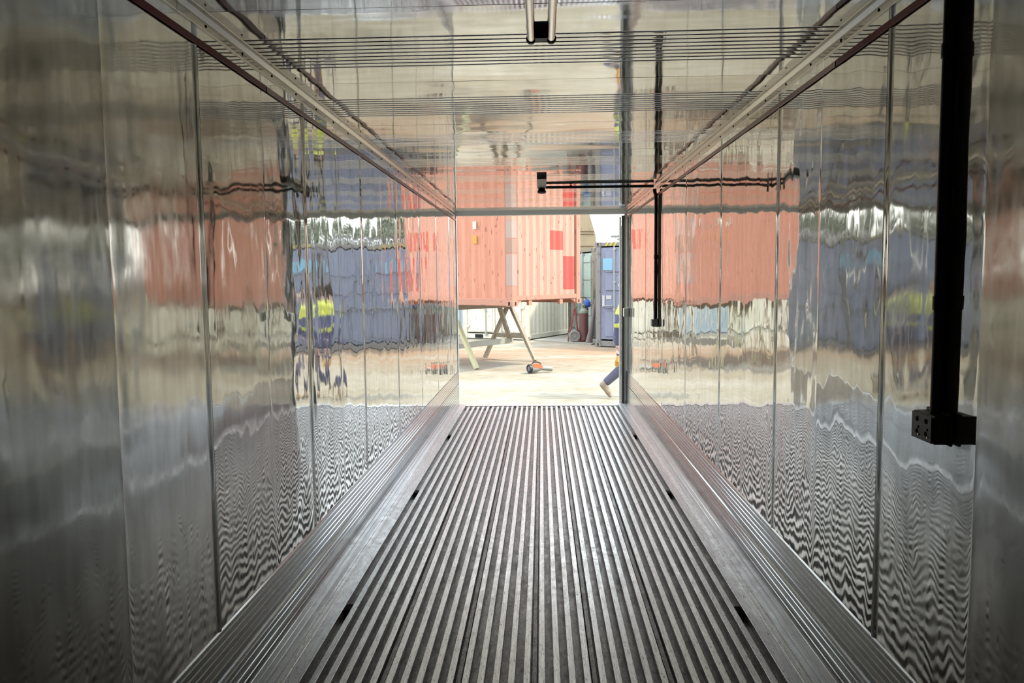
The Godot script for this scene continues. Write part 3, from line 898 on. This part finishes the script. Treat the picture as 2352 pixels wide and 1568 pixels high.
func build_blower() -> void:
	var t := thing("leaf_blower", "orange and grey leaf blower lying on the sand", "leaf blower", Vector3(-0.27, GROUND, -15.48), 0.0)
	t.rotation.y = 0.5
	var axis := Basis(Quaternion(Vector3.UP, Vector3(1, 0, 0)))   # lathe axis along local x
	var lie := Transform3D(axis, Vector3(0, 0.092, 0))
	var grey := yp(Color(0.62, 0.63, 0.60), 0.55)
	var orange := yp(Color(0.95, 0.48, 0.28), 0.5)
	var f := MB.new()
	f.lathe([Vector2(0.0, 0.012), Vector2(0.06, 0.012), Vector2(0.066, -0.0), Vector2(0.08, -0.012), Vector2(0.092, 0.0), Vector2(0.092, 0.05), Vector2(0.086, 0.055)], lie, 24)
	put("intake_ring", f, yp(Color(0.12, 0.12, 0.12), 0.5), t)
	for k in 5:
		var s := MB.new()
		var a := PI * k / 5.0
		s.bar(Vector3(0.004, 0.092 + 0.062 * sin(a), 0.062 * cos(a)), Vector3(0.004, 0.092 - 0.062 * sin(a), -0.062 * cos(a)), 0.007, 0.006, 0.001)
		put("grille_bar", s, yp(Color(0.75, 0.76, 0.78), 0.4, 0.5), t)
	var b := MB.new()
	b.lathe([Vector2(0.086, 0.05), Vector2(0.088, 0.12), Vector2(0.08, 0.19), Vector2(0.058, 0.26), Vector2(0.042, 0.3), Vector2(0, 0.3)], lie, 20)
	put("fan_housing", b, grey, t)
	var c := MB.new()
	c.box(Vector3(0.16, 0.155, 0.01), Vector3(0.18, 0.055, 0.115), 0.02)
	c.box(Vector3(0.21, 0.125, 0.055), Vector3(0.15, 0.06, 0.05), 0.02)
	c.box(Vector3(0.13, 0.14, 0.06), Vector3(0.12, 0.07, 0.05), 0.02)
	put("engine_cover", c, orange, t)
	var h := MB.new()
	h.tube([Vector3(0.09, 0.175, -0.02), Vector3(0.12, 0.215, -0.03), Vector3(0.2, 0.222, -0.03), Vector3(0.27, 0.2, -0.02), Vector3(0.3, 0.14, -0.01)], 0.014, 10)
	put("handle", h, yp(Color(0.2, 0.2, 0.2), 0.6), t)
	var tu := MB.new()
	tu.tube([Vector3(0.28, 0.09, 0), Vector3(0.40, 0.078, 0.0), Vector3(0.54, 0.058, 0.0)], 0.044, 16, 0.05)
	put("nozzle_tube", tu, grey, t)

func build_trees() -> void:
	var rng := RandomNumberGenerator.new()
	rng.seed = 77
	var leafm := yp(Color(0.66, 0.68, 0.62), 0.8)
	leafm.backlight_enabled = true
	leafm.backlight = Color(0.2, 0.25, 0.15)
	var bark := yp(Color(0.42, 0.36, 0.3), 0.9)
	for p in [[6.4, -45.0, 6.0, 2.0], [10.2, -44.0, 5.6, 1.9], [13.6, -47.0, 6.2, 2.0], [17.6, -45.0, 5.8, 1.9], [21.6, -46.5, 6.3, 2.1], [25.8, -44.5, 5.7, 1.9], [8.4, -50.5, 6.2, 1.9], [15.6, -51.0, 6.4, 2.0], [29.8, -46.0, 6.2, 2.0]]:
		var t := thing("tree", "grey-green tree in the row beyond the blue containers, seen mirrored in the walls", "tree", Vector3(p[0], GROUND, p[1]), 0.0, "trees beyond the blue containers")
		var tr := MB.new()
		tr.tube([Vector3.ZERO, Vector3(0.05, p[2] * 0.3, 0), Vector3(0.0, p[2] * 0.7, 0.1)], 0.16, 10, 0.05)
		for k in 5:
			var a := TAU * k / 5.0
			tr.tube([Vector3(0.03, p[2] * (0.3 + 0.06 * k), 0.02), Vector3(cos(a) * p[3] * 0.6, p[2] * (0.5 + 0.07 * k), sin(a) * p[3] * 0.6)], 0.05, 6, 0.015)
		put("trunk", tr, bark, t)
		var lf := MB.new()
		for k in 2600:
			var d := Vector3(rng.randfn(), rng.randfn(), rng.randfn()).normalized()
			var clump := Vector3(sin(d.x * 5.0 + d.y * 3.0), cos(d.y * 6.0), sin(d.z * 5.0)) * 0.16
			var c := Vector3(0, p[2] * 0.68, 0) + Vector3(d.x * p[3], d.y * p[2] * 0.31, d.z * p[3]) * (0.55 + 0.45 * sqrt(rng.randf())) + clump
			var nn := Vector3(rng.randfn(), rng.randfn(), rng.randfn()).normalized()
			var x := nn.cross(Vector3(0.3, 1, 0.2)).normalized() * 0.17
			var y := nn.cross(x).normalized() * 0.1
			lf.quad(c - x, c - y, c + x, c + y, nn)
		var lo := put("crown", lf, leafm, t)
		lo.set_meta("kind", "stuff")

# ---------------------------------------------------------------- the worker
# bones: [a, b, radius at a, radius at b]; a smooth union of tapered capsules, meshed as surface nets
func flesh(bones: Array, cell: float, k: float, tint: Callable) -> MB:
	var lo := Vector3.INF; var hi := -Vector3.INF
	for b in bones:
		var r: float = maxf(b[2], b[3]) + cell * 3.0
		lo = lo.min(b[0] - Vector3.ONE * r).min(b[1] - Vector3.ONE * r)
		hi = hi.max(b[0] + Vector3.ONE * r).max(b[1] + Vector3.ONE * r)
	var nx := int((hi.x - lo.x) / cell) + 2; var ny := int((hi.y - lo.y) / cell) + 2; var nz := int((hi.z - lo.z) / cell) + 2
	var acc := PackedFloat32Array()
	acc.resize(nx * ny * nz)
	for b in bones:
		var a: Vector3 = b[0]; var ab: Vector3 = b[1] - b[0]
		var ll := maxf(ab.length_squared(), 1e-9)
		var r: float = maxf(b[2], b[3]) + maxf(cell * 2.5, k * 5.0)
		var p0: Vector3 = ((a.min(b[1]) - Vector3.ONE * r) - lo) / cell
		var p1: Vector3 = ((a.max(b[1]) + Vector3.ONE * r) - lo) / cell
		for x in range(maxi(0, int(p0.x)), mini(nx, int(p1.x) + 2)):
			for y in range(maxi(0, int(p0.y)), mini(ny, int(p1.y) + 2)):
				for z in range(maxi(0, int(p0.z)), mini(nz, int(p1.z) + 2)):
					var q := lo + Vector3(x, y, z) * cell - a
					var t := clampf(q.dot(ab) / ll, 0.0, 1.0)
					var d: float = (q - ab * t).length() - lerpf(b[2], b[3], t)
					acc[(x * ny + y) * nz + z] += exp(clampf(-d / k, -60.0, 60.0))
	var f := PackedFloat32Array()
	f.resize(acc.size())
	for i in acc.size(): f[i] = 1.0 if acc[i] <= 1e-20 else -k * log(acc[i])
	var m := MB.new()
	m.colored = true
	var at := {}
	var sy := nz; var sx := ny * nz
	for x in nx - 1:
		for y in ny - 1:
			for z in nz - 1:
				var o := (x * ny + y) * nz + z
				var inside := 0
				var s := Vector3.ZERO; var c := 0
				for q in 8:
					if f[o + (q & 1) * sx + ((q >> 1) & 1) * sy + (q >> 2)] < 0.0: inside += 1
				if inside == 0 or inside == 8: continue
				for e in [[0, 1], [2, 3], [4, 5], [6, 7], [0, 2], [1, 3], [4, 6], [5, 7], [0, 4], [1, 5], [2, 6], [3, 7]]:
					var i0: int = e[0]; var i1: int = e[1]
					var f0 := f[o + (i0 & 1) * sx + ((i0 >> 1) & 1) * sy + (i0 >> 2)]
					var f1 := f[o + (i1 & 1) * sx + ((i1 >> 1) & 1) * sy + (i1 >> 2)]
					if (f0 < 0.0) != (f1 < 0.0):
						var t := f0 / (f0 - f1)
						s += Vector3(i0 & 1, (i0 >> 1) & 1, i0 >> 2).lerp(Vector3(i1 & 1, (i1 >> 1) & 1, i1 >> 2), t)
						c += 1
				var p := lo + (Vector3(x, y, z) + s / c) * cell
				var g := Vector3(f[o + sx] - f[o] + f[o + sx + sy] - f[o + sy], f[o + sy] - f[o] + f[o + sx + sy] - f[o + sx], f[o + 1] - f[o] + f[o + sx + 1] - f[o + sx])
				m.tint = tint.call(p)
				at[o] = m.vert(p, g.normalized() if g.length() > 1e-9 else Vector3.UP)
	for o in at:
		var z: int = o % nz; var y: int = (o / nz) % ny; var x: int = o / sx
		for e in [[sx, sy, 1], [sy, 1, sx], [1, sx, sy]]:
			if (f[o] < 0.0) == (f[o + e[0]] < 0.0): continue
			var a: int = o - e[1]; var b: int = o - e[1] - e[2]; var c: int = o - e[2]
			if at.has(a) and at.has(b) and at.has(c):
				m.tri_i(at[o], at[a], at[b])
				m.tri_i(at[o], at[b], at[c])
	return m

func build_worker() -> void:
	# local x is the way the worker walks, z towards the camera; heights above the ground
	var t := thing("person", "person in yellow and navy work shirt walking behind the right door jamb", "person", Vector3(1.29, GROUND, -12.3))
	var skin := plain(Color(1, 1, 1), 0.6)
	skin.vertex_color_use_as_albedo = true
	var cloth := plain(Color(1, 1, 1), 0.85)
	cloth.vertex_color_use_as_albedo = true
	var V := func(x, y, z): return Vector3(x, y, z)
	var hip := Vector3(0.0, 0.97, 0); var chest := Vector3(0.05, 1.36, 0); var neck := Vector3(0.09, 1.57, 0)
	var head := Vector3(0.15, 1.72, 0)
	# camera-side leg trails, its toe still on the ground; the other leg steps ahead
	var kr := Vector3(0.03, 0.50, 0.10); var ar := Vector3(-0.265, 0.235, 0.10); var toe_r := Vector3(-0.185, 0.035, 0.10)
	var kl := Vector3(0.16, 0.53, -0.10); var al := Vector3(0.18, 0.10, -0.10); var toe_l := Vector3(0.36, 0.035, -0.10)
	var sr := Vector3(0.03, 1.47, 0.2); var er := Vector3(-0.07, 1.20, 0.25); var wr := Vector3(-0.075, 0.875, 0.24)
	var sl := Vector3(0.07, 1.47, -0.2); var el := Vector3(0.16, 1.20, -0.25); var wl := Vector3(0.38, 1.02, -0.22)
	var skin_c := func(_p): return lin(day(Color(0.90, 0.74, 0.66)))
	var bones := [
		[hip, chest, 0.115, 0.125], [chest, neck, 0.11, 0.06], [neck, head, 0.055, 0.06], [hip + V.call(0, 0, 0.09), hip + V.call(0, 0, -0.09), 0.1, 0.1],
		[sr, sl, 0.065, 0.065], [sr, er, 0.05, 0.042], [er, wr, 0.041, 0.028], [sl, el, 0.05, 0.042], [el, wl, 0.041, 0.028],
		[hip + V.call(0, -0.03, 0.1), kr, 0.085, 0.055], [kr, ar, 0.055, 0.038], [ar, toe_r, 0.04, 0.03], [hip + V.call(0, -0.03, -0.1), kl, 0.085, 0.055], [kl, al, 0.055, 0.038], [al, toe_l, 0.04, 0.03]]
	var body := flesh(bones, 0.022, 0.012, skin_c)
	# head with face, in a finer grid
	var h := [[head + V.call(-0.01, 0.04, 0), head + V.call(0.01, 0.01, 0), 0.092, 0.085], [head + V.call(0.03, -0.03, 0), head + V.call(0.055, -0.085, 0), 0.065, 0.04],
		[head + V.call(0.1, 0.01, 0), head + V.call(0.118, -0.025, 0), 0.008, 0.013], [head + V.call(0.08, -0.062, 0.018), head + V.call(0.08, -0.062, -0.018), 0.012, 0.012],
		[head + V.call(0.08, 0.035, 0.03), head + V.call(0.08, 0.035, -0.03), 0.014, 0.014], [head + V.call(-0.005, 0.0, 0.085), head + V.call(-0.01, -0.04, 0.083), 0.016, 0.01], [head + V.call(-0.005, 0.0, -0.085), head + V.call(-0.01, -0.04, -0.083), 0.016, 0.01], [neck, head + V.call(0, -0.05, 0), 0.055, 0.058]]
	var hm := flesh(h, 0.008, 0.006, skin_c)
	join(body, hm)
	# hands: palm, four fingers of unequal length, thumb leaving the side
	for side in [[wr, Vector3(0.02, -1, 0).normalized(), Vector3(1, 0.02, 0)], [wl, (wl - el).normalized(), Vector3(0.3, 0.9, 0.2).normalized()]]:
		var w: Vector3 = side[0]; var d: Vector3 = side[1]; var across: Vector3 = (side[2] - d * d.dot(side[2])).normalized()
		var curl := d.cross(across)
		var hand := [[w, w + d * 0.035, 0.026, 0.03]]
		for k in 4:
			var off := across * (0.027 - 0.018 * k)
			var len_: float = [0.068, 0.078, 0.073, 0.056][k]
			var knuck := w + d * 0.085 + off
			hand.append([w + d * 0.02 + off * 0.6, knuck, 0.014, 0.0105])
			hand.append([knuck, knuck + d * len_ * 0.5 + curl * 0.012, 0.0095, 0.0088])
			hand.append([knuck + d * len_ * 0.5 + curl * 0.012, knuck + d * len_ * 0.8 + curl * 0.036, 0.0088, 0.0075])
		hand.append([w + d * 0.03 + across * 0.022, w + d * 0.062 + across * 0.05 + curl * 0.012, 0.014, 0.011])
		hand.append([w + d * 0.062 + across * 0.05 + curl * 0.012, w + d * 0.095 + across * 0.052 + curl * 0.03, 0.0105, 0.0085])
		join(body, flesh(hand, 0.005, 0.0025, skin_c))
	put("body", body, skin, t)
	for s in [-1, 1]:
		var ey := MB.new()
		ey.lathe([Vector2(0, 0), Vector2(0.008, 0.001), Vector2(0.01, 0.004), Vector2(0, 0.007)], Transform3D(Basis(Quaternion(Vector3.UP, Vector3(1, 0, 0))), head + Vector3(0.083, 0.012, 0.031 * s)), 10)
		put("eye", ey, yp(Color(0.2, 0.15, 0.12), 0.3), t)
	var hair := flesh([[head + V.call(-0.03, 0.06, 0), head + V.call(0.01, 0.07, 0), 0.088, 0.078], [head + V.call(-0.06, 0.0, 0.03), head + V.call(-0.06, 0.0, -0.03), 0.052, 0.052]], 0.012, 0.01, func(_p): return lin(day(Color(0.28, 0.22, 0.17))))
	put("hair", hair, cloth, t)
	var yellow := lin(day(Color(0.94, 0.96, 0.42))); var navy := lin(day(Color(0.38, 0.38, 0.50)))
	var shirt_c := func(p: Vector3) -> Color:
		var arm := absf(p.z) > 0.2 and p.y < 1.34
		if arm and p.y > 1.15 and p.y < 1.215: return yellow
		return yellow if p.y > 1.36 else navy
	var shirt := flesh([[hip + V.call(0, -0.03, 0.05), chest + V.call(0, 0, 0.05), 0.125, 0.13], [hip + V.call(0, -0.03, -0.05), chest + V.call(0, 0, -0.05), 0.125, 0.13], [chest, neck + V.call(-0.02, -0.03, 0), 0.135, 0.078], [sr, sl, 0.082, 0.082],
		[sr, er, 0.073, 0.062], [er, wr + V.call(0, 0.02, 0), 0.06, 0.046], [sl, el, 0.073, 0.062], [el, wl - (wl - el) * 0.05, 0.06, 0.046]], 0.02, 0.012, shirt_c)
	put("shirt", shirt, cloth, t)
	var trous := flesh([[hip + V.call(0, 0.0, 0.06), hip + V.call(0, 0, -0.06), 0.122, 0.122], [hip + V.call(0, -0.05, 0.1), kr, 0.108, 0.085], [kr, ar + (kr - ar) * 0.12, 0.083, 0.068], [hip + V.call(0, -0.05, -0.1), kl, 0.108, 0.085], [kl, al + (kl - al) * 0.12, 0.083, 0.07]], 0.02, 0.012, func(_p): return lin(day(Color(0.42, 0.41, 0.50))))
	put("trousers", trous, cloth, t)
	var tan_c := func(p: Vector3) -> Color: return lin(day(Color(0.74, 0.67, 0.57)))
	var boot_r := flesh([[ar + V.call(0.02, 0.02, 0), ar + V.call(-0.045, -0.02, 0), 0.055, 0.042], [ar + V.call(-0.03, -0.03, 0), toe_r + V.call(-0.03, 0.06, 0), 0.05, 0.045], [toe_r + V.call(-0.03, 0.06, 0), toe_r, 0.045, 0.034]], 0.012, 0.008, tan_c)
	put("boot", boot_r, cloth, t)
	var boot_l := flesh([[al + V.call(0, 0.06, 0), al + V.call(-0.03, -0.055, 0), 0.055, 0.043], [al + V.call(-0.03, -0.055, 0), toe_l + V.call(-0.06, 0.015, 0), 0.044, 0.046], [toe_l + V.call(-0.06, 0.012, 0), toe_l, 0.045, 0.034]], 0.012, 0.008, tan_c)
	put("boot", boot_l, cloth, t)
	var gl := thing("work_glove", "orange-yellow work gloves held in the walking person's hand", "gloves", Vector3(1.29, GROUND, -12.3) + wr + Vector3(0.0, -0.315, 0.02))
	var gm := flesh([[V.call(0, 0.12, 0), V.call(-0.01, 0.05, 0), 0.02, 0.035], [V.call(-0.03, 0.04, 0), V.call(-0.04, -0.02, 0.01), 0.015, 0.011], [V.call(-0.01, 0.04, 0), V.call(-0.012, -0.035, 0.0), 0.015, 0.011], [V.call(0.012, 0.04, 0), V.call(0.016, -0.03, 0.01), 0.015, 0.011], [V.call(0.03, 0.06, 0), V.call(0.05, 0.01, 0.02), 0.014, 0.01]], 0.007, 0.004, func(_p): return lin(day(Color(0.93, 0.68, 0.3))))
	put("palm", gm, cloth, gl)

func join(a: MB, b: MB) -> void:
	var first := a.v.size()
	a.v.append_array(b.v); a.n.append_array(b.n); a.uv.append_array(b.uv); a.col.append_array(b.col)
	for i in b.idx: a.idx.append(i + first)

# ----------------------------------------------------------------
func _ready() -> void:
	var cam := Camera3D.new()
	cam.name = "camera"
	add_child(cam)
	cam.position = Vector3(0.0116, 1.6918, 0)
	cam.rotation = Vector3(-0.0814, 0.04, -0.0105)
	cam.fov = rad_to_deg(2.0 * atan(784.0 / 1736.0))
	cam.near = 0.05
	cam.far = 400.0
	cam.current = true
	var we := WorldEnvironment.new()
	we.name = "environment"
	var env := Environment.new()
	env.background_mode = Environment.BG_SKY
	var sky := Sky.new()
	var sm := ProceduralSkyMaterial.new()
	sm.sky_top_color = Color(0.86, 0.91, 0.95)
	sm.sky_horizon_color = Color(0.97, 0.985, 0.98)
	sm.ground_horizon_color = Color(0.72, 0.68, 0.6)
	sm.ground_bottom_color = Color(0.6, 0.55, 0.46)
	sm.sky_energy_multiplier = 2.25
	sm.sky_curve = 0.2
	sky.sky_material = sm
	env.sky = sky
	env.tonemap_mode = Environment.TONE_MAPPER_LINEAR
	env.tonemap_exposure = 0.84
	env.sdfgi_enabled = true
	env.ssao_enabled = true
	env.ssil_enabled = true
	we.environment = env
	add_child(we)
	var sun := DirectionalLight3D.new()
	sun.name = "sun"
	add_child(sun)
	sun.look_at_from_position(Vector3(0.72, 0.8, 0.1), Vector3.ZERO)
	sun.light_color = Color(1.0, 0.96, 0.88)
	sun.light_energy = 2.3
	sun.light_angular_distance = 4.0
	sun.shadow_enabled = true

	make_materials()
	build_wall(-1)
	build_wall(1)
	build_ceiling()
	build_floor()
	build_trims()
	build_back()
	build_fittings()
	build_yard()
